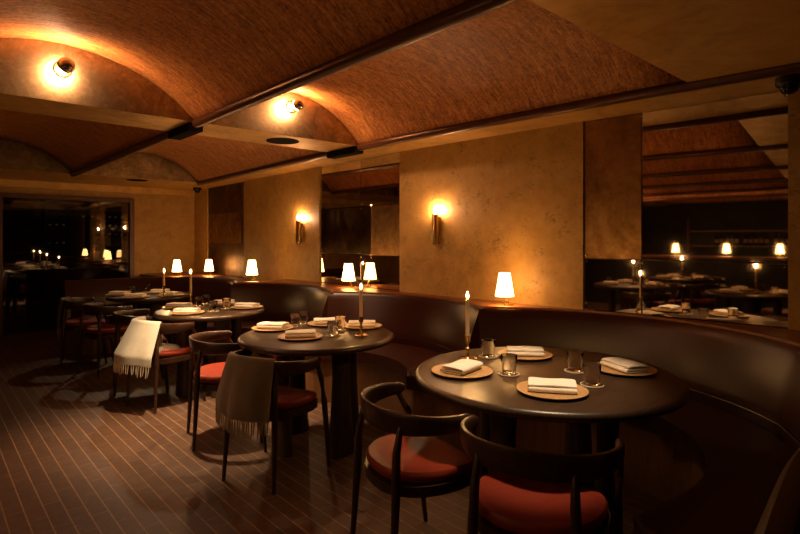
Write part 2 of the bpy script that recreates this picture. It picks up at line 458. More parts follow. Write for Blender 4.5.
mirror('wall_mirror', 'clouded brown mirror in the farthest niche near the room corner', 7.22, 8.62,
       [(7.22, 7.36, .84, HS, 'aged_dark'), (7.36, 8.62, 1.80, HS, 'aged_dark'), (7.36, 8.62, 1.33, 1.80, 'aged'), (7.36, 8.62, .84, 1.33, 'aged_dark')])

# ------------------------------------------------------------------ banquette booths
BO = [dict(c=(2.19, 1.55), R=1.30, rf=.80), dict(c=(2.0, 3.27), R=1.30, rf=.76), dict(c=(1.92, 4.95), R=1.22, rf=.70), dict(c=(1.90, 6.58), R=1.06, rf=.64)]
def isect(a, b):
    (x0, y0), (x1, y1) = a['c'], b['c']; dx, dy = x1 - x0, y1 - y0; d = math.hypot(dx, dy)
    q = (d * d + a['R'] ** 2 - b['R'] ** 2) / (2 * d); h = math.sqrt(a['R'] ** 2 - q * q)
    return (x0 + dx / d * q + dy / d * h, y0 + dy / d * q - dx / d * h)
CUSP = [isect(BO[i], BO[i + 1]) for i in range(3)]
def ang(b, p): return math.atan2(p[1] - b['c'][1], p[0] - b['c'][0])
def arc(b, R, a0, a1, n=28): return [(b['c'][0] + R * math.cos(a), b['c'][1] + R * math.sin(a)) for a in lin(a0, a1, n)]
def backpath(i):
    b = BO[i]
    a0 = math.radians(-48) if i == 0 else ang(b, CUSP[i - 1])
    a1 = ang(b, CUSP[i]) if i < 3 else math.radians(92)
    pts = arc(b, b['R'], a0, a1, 40)
    if i == 0:
        pts = [(p.x, p.y) for p in spline([(.98, .262, 0), (1.25, .295, 0), (1.55, .322, 0), (1.9, .322, 0), (2.3, .318, 0), (2.68, .385, 0), (pts[0][0], pts[0][1], 0)], 6)][:-1] + pts
    if i == 3:
        e = pts[-1]; pts = pts + [(e[0] - d, e[1] + .03 * d) for d in lin(.08, .52, 5)]
    return pts
def normals2(pts):
    out = []
    for i in range(len(pts)):
        a, b = pts[max(i - 1, 0)], pts[min(i + 1, len(pts) - 1)]
        dx, dy = b[0] - a[0], b[1] - a[1]; L = math.hypot(dx, dy)
        out.append((dy / L, -dx / L))           # outwards for a counter-clockwise path
    return out
BLAB = ['dark leather banquette booth curving round the nearest table', 'dark leather banquette booth around the second table from the camera',
        'dark leather banquette booth around the third table, beside the cream throw chair', 'dark leather corner banquette booth against the far wall by the window']
HL = .89
allback = []
for i, b in enumerate(BO):
    t = thing('banquette', BLAB[i], 'banquette', (0, 0, 0), 0, 'curved banquette booths')
    path = backpath(i); nr = normals2(path)
    allback.append((path, nr))
    prof = [(-.085, .47), (-.10, .52), (-.09, .58), (-.05, .72), (-.018, .82), (-.004, .862), (.012, .883), (.034, HL - .003), (.05, .884), (.06, .87), (.06, .42), (-.085, .42)]
    bm = bmesh.new()
    loft(bm, [[(p[0] + n[0] * r, p[1] + n[1] * r, z) for r, z in prof] for p, n in zip(path, nr)])
    bk = obj('backrest', bm, 'leather', t)
    bm = bmesh.new(); pp = path if i == 0 else path
    tube(bm, [(p[0] + n[0] * -.0945, p[1] + n[1] * -.0945, .525) for p, n in zip(path, nr)], .006, 6); obj('piping', bm, 'leather', bk)
    def outline(rf, rb, nose, lead=0.0):
        a1 = ang(b, CUSP[i]) if i < 3 else math.radians(90)
        a0 = math.radians(-128) if i == 0 else ang(b, CUSP[i - 1])
        c = b['c']; out = []
        E = 50
        back = arc(b, rb, math.radians(-48) if i == 0 else a0, a1, 30)
        if i == 0: back = [(1.95, .41), (2.3, .407), (2.64, .47), (2.86, .565)] + back
        front = arc(b, rf, math.radians(-112) if i == 0 else math.radians(-E), math.radians(E) if i < 3 else math.radians(108), 30)
        poly = []
        # lower end
        if i == 0:
            e = back[0]; f = front[0]
            poly = [(f[0] - .17, e[1]), (f[0] - .17, f[1] - .13), (f[0] - .145, f[1] - .05), (f[0] - .08, f[1] + .005)][0:0] + [(f[0] - .08, f[1] + .005), (f[0] - .145, f[1] - .05), (f[0] - .17, f[1] - .13), (f[0] - .17, e[1])]
            poly += back
        else:
            q = CUSP[i - 1]; o2 = BO[i - 1]
            mid = ((c[0] + o2['c'][0]) / 2, (c[1] + o2['c'][1]) / 2); dx, dy = q[0] - mid[0], q[1] - mid[1]; L = math.hypot(dx, dy); dx, dy = dx / L, dy / L
            N = (q[0] - dx * nose, q[1] - dy * nose); qb = (q[0] - dx * .03, q[1] - dy * .03)
            f = front[0]; tx, ty = -math.sin(math.radians(-E)), math.cos(math.radians(-E))
            ctl = (N[0] + .02, (f[1] + N[1]) / 2 - .02)
            bez = [((1 - s) ** 2 * N[0] + 2 * s * (1 - s) * ctl[0] + s * s * f[0], (1 - s) ** 2 * N[1] + 2 * s * (1 - s) * ctl[1] + s * s * f[1]) for s in lin(0, 1, 6)]
            poly += list(reversed(bez[:-1])) and []
            start_bez = bez[:-1]
            poly += [qb] + [p for p in back if math.hypot(p[0] - q[0], p[1] - q[1]) > .10]
        # upper end
        if i < 3:
            q = CUSP[i]; o2 = BO[i + 1]
            mid = ((c[0] + o2['c'][0]) / 2, (c[1] + o2['c'][1]) / 2); dx, dy = q[0] - mid[0], q[1] - mid[1]; L = math.hypot(dx, dy); dx, dy = dx / L, dy / L
            N = (q[0] - dx * nose, q[1] - dy * nose)
            if i > 0 or True:
                while math.hypot(poly[-1][0] - q[0], poly[-1][1] - q[1]) < .10: poly.pop()
            poly += [(q[0] - dx * .03, q[1] - dy * .03)]
            f = front[-1]; ctl = (N[0] + .02, (f[1] + N[1]) / 2 + .02)
            bez = [((1 - s) ** 2 * N[0] + 2 * s * (1 - s) * ctl[0] + s * s * f[0], (1 - s) ** 2 * N[1] + 2 * s * (1 - s) * ctl[1] + s * s * f[1]) for s in lin(0, 1, 6)]
            poly += bez[:-1]
        else:
            e = back[-1]; f = front[-1]
            poly += [(f[0] - .22, e[1]), (f[0] - .22, f[1] + .14), (f[0] - .12, f[1] + .0)]
        poly += list(reversed(front))
        if i > 0: poly += list(reversed(start_bez))
        return poly
    nose = .56
    bm = bmesh.new(); prism(bm, outline(b['rf'], b['R'] - .088, nose), .37, .465, .022, 4); obj('seat_cushion', bm, 'seatleather', t)
    bm = bmesh.new(); prism(bm, outline(b['rf'] + .05, b['R'] - .02, nose - .05), .0, .365); obj('base', bm, 'panel', t, False)
    if i == 0:     # free end of the nearest booth stands on a base as well
        bm = bmesh.new(); pth = path[:10]
        loft(bm, [[(p[0] + n[0] * r, p[1] + n[1] * r, z) for r, z in [(-.07, 0), (.055, 0), (.055, .43), (-.07, .43)]] for p, n in zip(path, nr)]); obj('base', bm, 'panel', t, False)
    if i == 3:
        bm = bmesh.new()
        loft(bm, [[(p[0] + n[0] * r, p[1] + n[1] * r, z) for r, z in [(-.07, 0), (.055, 0), (.055, .43), (-.07, .43)]] for p, n in zip(path[20:], nr[20:])]); obj('base', bm, 'panel', t, False)
# ledge between the backs and the wall
inner = []; far_inner = []
for i in range(4):
    path, nr = allback[i]
    seq = [(p[0] + n[0] * .03, p[1] + n[1] * .03) for p, n in zip(path, nr)]
    if i == 0: seq = [p for p, q in zip(seq, path) if q[0] > 2.75 or q[1] > 1]
    if i == 3: seq = [p for p, q in zip(seq, path) if q[0] > 2.62]
    # trim at the cusps (offset curves overshoot)
    if i < 3:
        c = CUSP[i]; seq = [p for p in seq if math.hypot(p[0] - c[0], p[1] - c[1]) > .035]
    if i > 0:
        c = CUSP[i - 1]; seq = [p for p in seq if math.hypot(p[0] - c[0], p[1] - c[1]) > .035]
    if i == 3: far_inner = seq; continue
    inner += seq
    if i < 3:
        c = CUSP[i]; inner.append((c[0] + .045, c[1]))
YC = CUSP[2][1]
def edge(y): return wall_x(y) + .012 if any(a < y < b for a, b in NICHE.values()) else wall_x(y) - .002
ly = lin(inner[0][1], YC, 60)
bm = bmesh.new(); prism(bm, inner + [(edge(y), y) for y in reversed(ly)], .868, .899, .006, 2)
o = obj('wooden_ledge', bm, 'ledge'); tag(o, 'long red brown wooden ledge between the banquette backs and the right wall', 'ledge')
ly = lin(YC + .002, YB - .002, 40)
bm = bmesh.new(); prism(bm, [(CUSP[2][0] + .05, YC + .002)] + far_inner + [(far_inner[-1][0], YB - .002)] + [(edge(y), y) for y in reversed(ly)], .80, .838, .006, 2)
o = obj('wooden_ledge', bm, 'ledge'); tag(o, 'lower wooden corner ledge behind the far booth, under two small lamps', 'ledge')
fx, fy = far_inner[-1]
bm = bmesh.new(); box(bm, fx, fx + .03, fy, YB - .002, 0, .7995); obj('end_panel', bm, 'panel', o, False)

# ------------------------------------------------------------------ tables
HT = .745
def make_table(r, loc, label, rz=0.0):
    t = thing('round_table', label, 'table', loc, rz, 'round dining tables')
    bm = bmesh.new()
    lathe(bm, [(0, HT - .0455), (r - .06, HT - .0455), (r - .024, HT - .044), (r - .009, HT - .038), (r - .001, HT - .027), (r, HT - .018), (r - .005, HT - .008), (r - .013, HT - .002), (r - .022, HT), (0, HT)], 96)
    obj('tabletop', bm, 'table', t)
    q = r * .52
    for kx in range(4):
        a = kx * PI / 2 - PI / 2
        bm = bmesh.new(); rings = []
        for z, wt, wr in [(0, .105, .06), (.04, .10, .056), (.25, .078, .046), (.5, .064, .04), (.66, .075, .046), (.70, .10, .06)]:
            rings.append([(q * math.cos(a) + wr * math.cos(s) * math.cos(a) - wt * math.sin(s) * math.sin(a),
                           q * math.sin(a) + wr * math.cos(s) * math.sin(a) + wt * math.sin(s) * math.cos(a), z) for s in [2 * PI * j / 20 for j in range(20)]])
        loft(bm, rings); obj('leg', bm, 'table', t)
    bm = bmesh.new(); lathe(bm, [(0, HT - .075), (q + .04, HT - .075), (q + .04, HT - .046), (0, HT - .046)], 40); obj('apron', bm, 'table', t)
    return t
TB = [(.635, 2.29, 1.475, 'largest dark round table, nearest the camera, set for four'), (.53, 2.045, 3.11, 'dark round table behind the nearest one, beside the grey throw chair'),
      (.485, 2.02, 4.86, 'dark round table beside the chair with the cream throw'), (.455, 2.02, 6.62, 'smallest dark round table in the far corner by the window')]
for r, x, y, lab in TB: make_table(r, (x, y, 0), lab)

# ------------------------------------------------------------------ chairs
def rail_pt(phi, a=.275, b=.24): return (a * math.sin(phi), -b * math.cos(phi))
def make_chair(label):
    t = thing('elbow_chair', label, 'chair', (0, 0, 0), 0, 'low back elbow chairs at the round tables')
    # curved top rail: tall behind, slimmer towards the hooked ends
    bm = bmesh.new(); rings = []; A = math.radians(108); n = 40
    for i in range(n + 1):
        ph = -A + 2 * A * i / n
        s = abs(ph) / A
        x, y = rail_pt(ph); nx, ny = math.sin(ph) / .275, -math.cos(ph) / .24
        L = math.hypot(nx, ny); nx, ny = nx / L, ny / L
        h = .052 - .026 * s ** 1.5; w = .012 + .004 * s; zc = .672 - .006 * s + (.012 * s ** 3)
        endk = 1 if i not in (0, n) else .55
        ring = []
        for j in range(16):
            q = 2 * PI * j / 16; cq, sq = math.cos(q), math.sin(q)
            sup = lambda c: math.copysign(abs(c) ** .7, c)
            lean = .010 * sq * (1 - s)
            ring.append((x + nx * (sup(cq) * w * endk + lean), y + ny * (sup(cq) * w * endk + lean), zc + sup(sq) * h * endk))
        rings.append(ring)
    loft(bm, rings); obj('back_rail', bm, 'chair', t)
    for sx in (-1, 1):
        bm = bmesh.new(); top = rail_pt(math.radians(36)); 
        tube(bm, [(sx * .185, -.245, 0), (sx * .178, -.232, .22), (sx * .172, -.222, .42), (sx * .166, -.216, .56), (sx * top[0], top[1], .660)], [.0105, .0145, .0185, .0165, .012], 12)
        obj('leg', bm, 'chair', t)
        bm = bmesh.new(); top = rail_pt(math.radians(99))
        tube(bm, [(sx * .250, .190, 0), (sx * .252, .165, .22), (sx * .254, .135, .42), (sx * .262, .095, .56), (sx * top[0], top[1], .664)], [.0105, .0145, .0185, .016, .012], 12)
        obj('leg', bm, 'chair', t)
    # seat
    def seat_r(q):
        c, s = math.cos(q), math.sin(q)
        x = .235 * math.copysign(abs(c) ** .75, c); y = .215 * math.copysign(abs(s) ** .75, s)
        x *= 1 - .16 * max(0, -s); return x, y - .01
    bm = bmesh.new(); rings = []
    for k, z in [(.97, .415), (1.0, .428), (1.0, .443), (.965, .456), (.86, .462), (.6, .458), (.3, .453), (.02, .452)]:
        ring = []
        for j in range(48):
            x, y = seat_r(2 * PI * j / 48); x *= k; y *= k
            dz = .022 * (x / .235) ** 2 + .012 * max(0, -y / .2) ** 2 - (.012 * max(0, y / .2) ** 2)
            ring.append((x, y, z + dz))
        rings.append(ring)
    loft(bm, rings); obj('seat', bm, 'redleather', t)
    bm = bmesh.new(); ro = [seat_r(2 * PI * j / 48) for j in range(48)]
    rings = [[(x * k, y * k, z + .014 * (x / .235) ** 2) for x, y in ro] for k, z in [(.80, .375), (1.02, .372), (1.03, .414), (.82, .418), (.80, .375)]]
    loft(bm, rings, True, False); obj('seat_frame', bm, 'chair', t)
    return t
CH = [(1.635, 1.675, .95, -.20, 'low back chair with red seat, left of the two at the nearest table'),
      (1.675, 1.10, .94, .34, 'low back chair with red seat, lowest and closest to the camera'),
      (1.635, 3.64, .966, -.26, 'red seated chair left of the grey brown throw, at the second table'),
      (1.61, 2.895, .93, .36, 'dark elbow chair with the grey brown fringed throw over its rail'),
      (1.58, 5.36, .966, -.22, 'dark elbow chair behind the cream throw chair, at the third table'),
      (1.585, 4.735, .95, .31, 'dark elbow chair with the cream fringed throw over its rail'),
      (1.44, 6.95, .97, -.22, 'shadowed elbow chair with a charcoal throw, nearest the dark window'),
      (1.52, 6.26, .95, .30, 'shadowed elbow chair with red seat at the far corner table')]
base_chair = make_chair(CH[0][4])
chairs = []
for i, (x, y, dx, dy, lab) in enumerate(CH):
    rz = math.atan2(dy, dx) - PI / 2
    if i == 0: base_chair.location = (x, y, 0); base_chair.rotation_euler = (0, 0, rz); chairs.append(base_chair)
    else: chairs.append(dup(base_chair, (x, y, 0), rz, lab))

# ------------------------------------------------------------------ throws over the chair rails
def throw(chair, name, label, p0, p1, outer, inner_len, mat, fr_mat, slant=0.0, seed=1, flare=.02):
    """draped over the rail from angle p0 to p1 (degrees round the rail)"""
    rnd = random.Random(seed); nu, T = 22, .006
    t = thing(name, label, 'throw', chair.location, chair.rotation_euler.z, 'fringed throws on the chair rails')
    def P(u, v, off):
        """u across the width, v: path length, 0 on the crest, + outside, - inside"""
        ph = math.radians(p0 + (p1 - p0) * u)
        s = abs(ph) / math.radians(108); h = .052 - .026 * s ** 1.5; zt = .672 - .006 * s + .012 * s ** 3 + h
        x, y = rail_pt(ph); L = math.hypot(math.sin(ph) / .275, math.cos(ph) / .24)
        nx, ny = math.sin(ph) / .275 / L, -math.cos(ph) / .24 / L
        w = .020 + off; ar = w * PI / 2
        wave = .010 * math.sin(u * 11 + seed) + .006 * math.sin(u * 23 + 2 * seed)
        if abs(v) <= ar:
            q = v / w; r, z = w * math.sin(q), zt - .006 + (w) * math.cos(q) - .004
        else:
            d = abs(v) - ar; sg = 1 if v > 0 else -1
            fl = (flare + wave * 1.2) * min(1, d / .25) if v > 0 else 0
            r, z = sg * (w + .004 * min(1, d / .1)) + fl, zt - .010 - d
        lat = slant * max(0, v) 
        return Vector((x + nx * r - ny * lat, y + ny * r + nx * lat, z))
    bm = bmesh.new(); vs = lin(-inner_len, outer, 44)
    rings = []
    for v in vs:
        a = [P(u, v, T / 2) for u in lin(0, 1, nu)]; b = [P(u, v, -T / 2) for u in lin(1, 0, nu)]
        rings.append(a + b)
    loft(bm, rings); obj('cloth', bm, mat, t)
    for v0, sg in ((outer, 1), (-inner_len, -1)):
        bm = bmesh.new()
        for k in range(34):
            u = (k + .5) / 34; ln = .075 + .02 * rnd.random() if sg > 0 else .05
            p = P(u, v0 - sg * .004, 0); q = P(min(1, max(0, u + rnd.uniform(-.012, .012))), v0 + sg * ln, 0)
            m_ = (p + q) / 2 + Vector((rnd.uniform(-.003, .003), rnd.uniform(-.003, .003), 0))
            tube(bm, [p, m_, q], [.0042, .0045, .0025], 5)
        obj('fringe', bm, fr_mat, t)
    return t
throw(chairs[3], 'throw_blanket', 'grey brown wool throw with tan fringe on the second table chair', -52, 34, .345, .24, 'grey_throw', 'tan_fringe', -.06, 1, .05)
throw(chairs[5], 'throw_blanket', 'cream wool throw with pale fringe on the third table chair', -84, 40, .345, .24, 'cream_throw', 'cream_fringe', -.10, 2, .11)
throw(chairs[6], 'throw_blanket', 'charcoal wool throw on the chair nearest the dark window', -40, 30, .34, .2, 'char_throw', 'tan_fringe', 0.0, 3)

# ------------------------------------------------------------------ tableware
def make_plate():
    bm = bmesh.new(); r = .148
    lathe(bm, [(0, 0), (r * .62, 0), (r * .93, .007), (r, .011), (r + .001, .0145), (r - .006, .0155), (r * .9, .0125), (r * .6, .010), (0, .0095)], 56)
    return tag(obj('plate', bm, 'plate'), 'x', 'plate', 'tan plates laid on the tables')
def make_napkin(seed=0):
    """a linen square folded into a flat packet: an S of three layers"""
    rnd = random.Random(seed); bm = bmesh.new()
    W, D, th = .196, .116, .0092; path = []
    lay = [.0055, .0165, .0285]
    y0, y1 = -D / 2, D / 2
    path += [(y0 + .006, lay[0])] + [(y, lay[0]) for y in lin(y0 + .015, y1 - .008, 6)]
    path += [(y1 - .002 + .006 * math.sin(a), (lay[0] + lay[1]) / 2 - .0058 * math.cos(a)) for a in lin(0.3, PI - .3, 6)]
    path += [(y, lay[1]) for y in lin(y1 - .008, y0 + .008, 6)]
    path += [(y0 + .002 - .0065 * math.sin(a), (lay[1] + lay[2]) / 2 - .0062 * math.cos(a)) for a in lin(.3, PI - .3, 6)]
    path += [(y, lay[2] + .004 * math.sin((y - y0) / D * PI)) for y in lin(y0 + .006, y1 - .012, 8)] + [(y1 - .004, lay[2] - .002)]
    n = len(path); rings = []
    for u in lin(0, 1, 14):
        x = (u - .5) * W
        ends = max(0, abs(u - .5) - .42) / .08
        ring_a, ring_b = [], []
        for k, (y, z) in enumerate(path):
            a, b = path[max(k - 1, 0)], path[min(k + 1, n - 1)]; dx, dz = b[0] - a[0], b[1] - a[1]; L = math.hypot(dx, dz) or 1
            nx, nz = -dz / L, dx / L; h = th / 2 * (1 - .45 * ends ** 2)
            wob = .0012 * math.sin(u * 9 + k * .4 + seed) * (1 if z > .02 else .3)
            sk = .010 * (u - .5) * (z / .03)
            ring_a.append((x, y + nx * h + sk, z + nz * h + wob)); ring_b.append((x, y - nx * h + sk, z - nz * h + wob))
        rings.append(ring_a + list(reversed(ring_b)))
    loft(bm, rings)
    zmin = min(v.co.z for v in bm.verts)
    for v in bm.verts: v.co.z -= zmin
    return tag(obj('napkin', bm, 'linen'), 'x', 'napkin', 'folded ivory napkins on the plates')
def make_coaster():
    t = thing('coaster', 'x', 'coaster', (0, 0, 0), 0, 'round coasters under the glasses')
    bm = bmesh.new(); lathe(bm, [(0, 0), (.0465, 0), (.0465, .0045), (0, .0045)], 36); obj('disc', bm, 'coaster', t)
    bm = bmesh.new(); lathe(bm, [(.0468, 0), (.050, 0), (.0515, .002), (.0510, .0050), (.0485, .0058), (.0468, .0048), (.0468, 0)], 36, cap=False); obj('rim', bm, 'coaster_rim', t)
    return t
def make_glass():
    bm = bmesh.new()
    lathe(bm, [(0, 0), (.029, 0), (.0315, .004), (.036, .045), (.0405, .088), (.0399, .0893), (.0389, .088), (.0345, .045), (.0300, .010), (.026, .0075), (0, .007)], 40)
    return tag(obj('tumbler', bm, 'glass'), 'x', 'glass', 'clear tumblers on the tables')
def make_stick():
    t = thing('candlestick', 'x', 'candlestick', (0, 0, 0), 0, 'brass candlesticks on the tables')
    bm = bmesh.new(); lathe(bm, [(0, 0), (.047, 0), (.050, .003), (.050, .008), (.046, .010), (.043, .006), (.016, .007), (.010, .014), (0, .014)], 36); obj('dish', bm, 'polish', t)
    bm = bmesh.new(); lathe(bm, [(0, .0145), (.012, .0145), (.012, .022), (.008, .030), (.0075, .05), (.013, .056), (.013, .062), (.0075, .068), (.007, .086), (.0105, .092), (.0105, .094), (0, .094)], 24); obj('stem', bm, 'polish', t)
    bm = bmesh.new(); lathe(bm, [(0, .0945), (.0145, .0945), (.0165, .100), (.0155, .126), (.0172, .130), (.0150, .131), (.0130, .127), (.0130, .1115), (0, .1115)], 24); obj('socket', bm, 'polish', t)
    return t
def make_candle(h):
    t = thing('taper_candle', 'x', 'candle', (0, 0, 0), 0, 'lit taper candles')
    bm = bmesh.new(); lathe(bm, [(0, 0), (.0118, 0), (.0118, .02), (.0104, h - .006), (.008, h), (.003, h - .002), (0, h - .002)], 20); obj('wax', bm, 'wax', t)
    bm = bmesh.new(); tube(bm, [(0, 0, h - .002), (.0005, 0, h + .004), (.002, 0, h + .009)], [.0012, .0012, .0009], 6); obj('wick', bm, 'wick', t)
    bm = bmesh.new(); lathe(bm, [(0, h + .004), (.004, h + .008), (.0068, h + .015), (.0058, h + .024), (.003, h + .034), (0, h + .042)], 14); obj('flame', bm, 'flame', t)
    return t
P0, N0, N1, C0, G0, S0 = make_plate(), make_napkin(1), make_napkin(5), make_coaster(), make_glass(), make_stick()
first = {}
def put(proto, loc, rz, label, group=None, tilt=None):
    if proto.name not in first:
        first[proto.name] = 1; o = proto; o.location = loc; o.rotation_euler = (0, 0, rz); o['label'] = label
        if group: o['group'] = group
    else: o = dup(proto, loc, rz, label, group)
    return o
DEG = PI / 180
ZT = HT + .0006
TN = ['nearest table', 'second table', 'third table', 'far corner table']
# plate pixels, napkin turn (world degrees)
PL = [[(462, 371, 'left', 8, 1), (525, 354.5, 'far', 130, 1), (552, 390, 'near', 124, 0), (624, 369, 'right', 63, 1)],
      [(263.5, 327, 'left', 125, 0), (300.5, 336.5, 'near', 148, 1), (331, 319.5, 'far', 150, 0), (365, 325.5, 'right', 140, 1)],
      [(169, 306.5, 'left', 125, 0), (187, 312.5, 'near', 140, 1), (226, 303.0, 'far', 150, 0), (247, 307, 'right', 120, 1)],
      [(118, 294.5, 'left', 130, 0), (134, 297.2, 'near', 145, 1), (160, 292.3, 'far', 150, 0), (181, 295.6, 'right', 120, 1)]]
GL = [[(488, 357, 'beside the candlestick'), (509, 374.5, 'in the middle of the left side'), (575, 371.5, 'between the far and right plates'), (592, 385.5, 'beside the near plate')],
      [(295.5, 326.8, 'behind the near plate'), (300, 321.6, 'farthest from the camera'), (333, 336, 'between near plate and candlestick'), (340.5, 329.8, 'beside the far plate')],
      [(199.5, 306.6, 'between left and near plates'), (204.5, 302.6, 'nearest the booth back'), (226.5, 308.6, 'in front of the far plate'), (213, 311.5, 'beside the near plate')],
      [(132, 294.2, 'beside the left plate'), (147.5, 292.0, 'behind the near plate')]]
CD = [(467.5, 359.5, .215), (361, 336, .200), (181.5, 303.6, .200), (164.7, 297.4, .165)]
def clamp(p, T, m):
    r, x, y, _ = T; dx, dy = p[0] - x, p[1] - y; d = math.hypot(dx, dy)
    if d > r - m: dx, dy = dx / d * (r - m), dy / d * (r - m)
    return (x + dx, y + dy)
for i in range(4):
    far = (i == 3)
    for (px, py, w, a, kk) in PL[i]:
        x, y = clamp(at(px, py, HT + .01), TB[i], .13)
        put(P0, (x, y, ZT), a * DEG, 'round tan plate at the %s of the %s' % (w + ' side', TN[i]))
        put(N1 if kk else N0, (x, y, ZT + .0125), a * DEG, 'folded ivory napkin on the %s plate of the %s' % (w, TN[i]))
    for (px, py, w) in GL[i]:
        x, y = clamp(at(px, py, HT), TB[i], .06)
        put(C0, (x, y, ZT), 0, 'round coaster under the glass %s, %s' % (w, TN[i]))
        put(G0, (x, y, ZT + .0052), px * .1, 'clear tumbler %s, %s' % (w, TN[i]))
    px, py, h = CD[i]; x, y = clamp(at(px, py, HT), TB[i], .06)
    put(S0, (x, y, ZT), 0, 'short brass candlestick standing on the %s' % TN[i])
    c = make_candle(h); c.location = (x, y, ZT + .1122); c['label'] = 'lit ivory taper candle in the brass holder on the %s' % TN[i]

# ------------------------------------------------------------------ ledge lamps
def make_lamp():
    t = thing('table_lamp', 'x', 'lamp', (0, 0, 0), 0, 'small shaded lamps on the ledge')
    bm = bmesh.new(); lathe(bm, [(0, 0), (.036, 0), (.038, .004), (.036, .010), (.010, .014), (0, .015)], 28); obj('base', bm, 'polish', t)
    st = spline([(0, 0, .012), (-.003, 0, .03), (-.018, 0, .058), (-.034, 0, .09), (-.038, 0, .13)], 5)
    bm = bmesh.new(); tube(bm, st, .0048, 8); obj('stem', bm, 'polish', t)
    bm = bmesh.new(); rings = []; cx = -.038
    for z, r in [(.070, .0665), (.072, .068), (.13, .059), (.20, .0480), (.243, .0415), (.245, .0405)]:
        rings.append([(cx + r * (1 + .022 * math.cos(24 * q)) * math.cos(q), r * (1 + .022 * math.cos(24 * q)) * math.sin(q), z) for q in [2 * PI * j / 96 for j in range(96)]])
    loft(bm, rings, True, False); s = obj('lamp_shade', bm, 'shade', t)
    bm = bmesh.new(); lathe(bm, [(0, .13), (.011, .135), (.013, .15), (.012, .175), (.016, .195), (.010, .215), (0, .222)], 16, cx, 0); obj('bulb', bm, 'filament', t)
    return t
L0 = make_lamp()
LZ = .8995
LAMPS = [(3.31, 2.44, 'small shaded lamp on the ledge behind the nearest table'), (3.34, 4.44, 'small shaded lamp before the middle mirror, beside its own reflection'),
         (3.02, 5.95, 'small shaded lamp on the ledge behind the third table'), (3.36, 8.05, 'small shaded lamp in front of the farthest niche mirror'), (2.93, 8.2, 'small shaded lamp on the corner ledge by the back wall')]
for x, y, lab in LAMPS: put(L0, (x, y, LZ if y < 6 else .8385), -8 * DEG, lab)

# ------------------------------------------------------------------ wall sconces
def make_sconce():
    t = thing('wall_sconce', 'x', 'sconce', (0, 0, 0), 0, 'brass tube wall sconces')
    bm = bmesh.new(); box(bm, -.0135, 0, -.026, .014, -.145, .100, .004); obj('backplate', bm, 'polish', t)
    bm = bmesh.new(); lathe(bm, [(0, -.15), (.027, -.15), (.030, -.147), (.030, .118), (.027, .122), (0, .122)], 28, -.044, 0); obj('tube', bm, 'polish', t)
    bm = bmesh.new(); lathe(bm, [(0, -.185), (.006, -.18), (.009, -.17), (.006, -.16), (.012, -.152), (0, -.1505)], 14, -.044, 0); obj('finial', bm, 'polish', t)
    bm = bmesh.new(); lathe(bm, [(0, .1225), (.008, .124), (.0135, .142), (.012, .162), (.005, .185), (0, .196)], 16, -.044, 0); obj('bulb', bm, 'sconce_flame', t)
    return t
K0 = make_sconce()
for y, lab in [(3.29, 'brass tube sconce on the plaster pier nearer the camera'), (5.58, 'brass tube sconce on the plaster pier left of the middle mirror')]:
    s = (wall_x(y + .1) - wall_x(y - .1)) / .2
    put(K0, (wall_x(y) - .001, y, 1.50), -math.atan(s), lab)

# ------------------------------------------------------------------ lunette bulbs
def make_vault_lamp():
    """projects towards -Y from the brass panel"""
    t = thing('globe_wall_lamp', 'x', 'lamp', (0, 0, 0), 0, 'crowned bulb lamps on the brass lunettes')
    def L(prof, seg=28):
        bm = bmesh.new(); lathe(bm, prof, seg)
        bmesh.ops.rotate(bm, verts=bm.verts, cent=(0, 0, 0), matrix=Matrix.Rotation(PI / 2, 3, 'X')); return bm
    obj('socket_dish', L([(0, 0), (.05, 0), (.052, .006), (.046, .016), (.026, .020), (.022, .045), (0, .045)]), 'polish', t)
    obj('bulb', L([(0, .0455), (.016, .047), (.02, .06), (.036, .078), (.044, .098), (.045, .108), (0, .108)]), 'bulb', t)
    obj('mirrored_crown', L([(0, .1085), (.0465, .1085), (.046, .118), (.038, .136), (.022, .149), (0, .154)]), 'chrome', t)
    return t
V0 = make_vault_lamp()
for x, z, lab in [(2.245, 2.47, 'mirror crowned bulb on the brass lunette of the vault beside the right wall'), (.655, 2.435, 'mirror crowned bulb on the brass lunette at left, over the aisle'),
                  (-1.0, 2.45, 'mirror crowned bulb on a lunette across the aisle, second vault over'), (-2.6, 2.45, 'mirror crowned bulb on a lunette halfway to the bar'), (-4.2, 2.45, 'added mirror crowned bulb on a lunette nearest the bar, brightening the mirrored vaults')]:  # the bulb nearest the bar is added to brighten the mirrored vaults
    put(V0, (x, 3.7965, z), 0, lab)

# ------------------------------------------------------------------ ceiling downlights and dome cameras
def make_down():
    t = thing('downlight', 'x', 'downlight', (0, 0, 0), 0, 'black round downlights in the brass soffits')
    bm = bmesh.new(); lathe(bm, [(.125, -.0005), (.138, -.0005), (.140, -.003), (.136, -.006), (.128, -.006), (.125, -.003)], 40, cap=False); obj('trim_ring', bm, 'grille', t)
    bm = bmesh.new(); lathe(bm, [(0, -.003), (.1245, -.003), (.1245, -.0005), (0, -.0005)], 32); obj('baffle', bm, 'grille', t)
    return t
D0 = make_down()
DL = [(2.30, 4.03, 'black round downlight in the brass beam above the second table'), (2.30, 8.1, 'black round downlight in the far brass soffit')]
for x, y, lab in DL: put(D0, (x, y, HS), 0, lab)
def make_dome():
    t = thing('ceiling_dome_camera', 'x', 'camera', (0, 0, 0), 0, 'black dome cameras on the soffit')
    bm = bmesh.new(); lathe(bm, [(0, 0), (.06, 0), (.063, -.01), (.063, -.035), (.055, -.045), (0, -.045)], 32); obj('housing', bm, 'black', t)
    bm = bmesh.new(); lathe(bm, [(.044, -.0455), (.043, -.06), (.034, -.078), (.018, -.088), (0, -.091)], 24); obj('dome', bm, 'bottle', t)
    return t
K1 = make_dome()
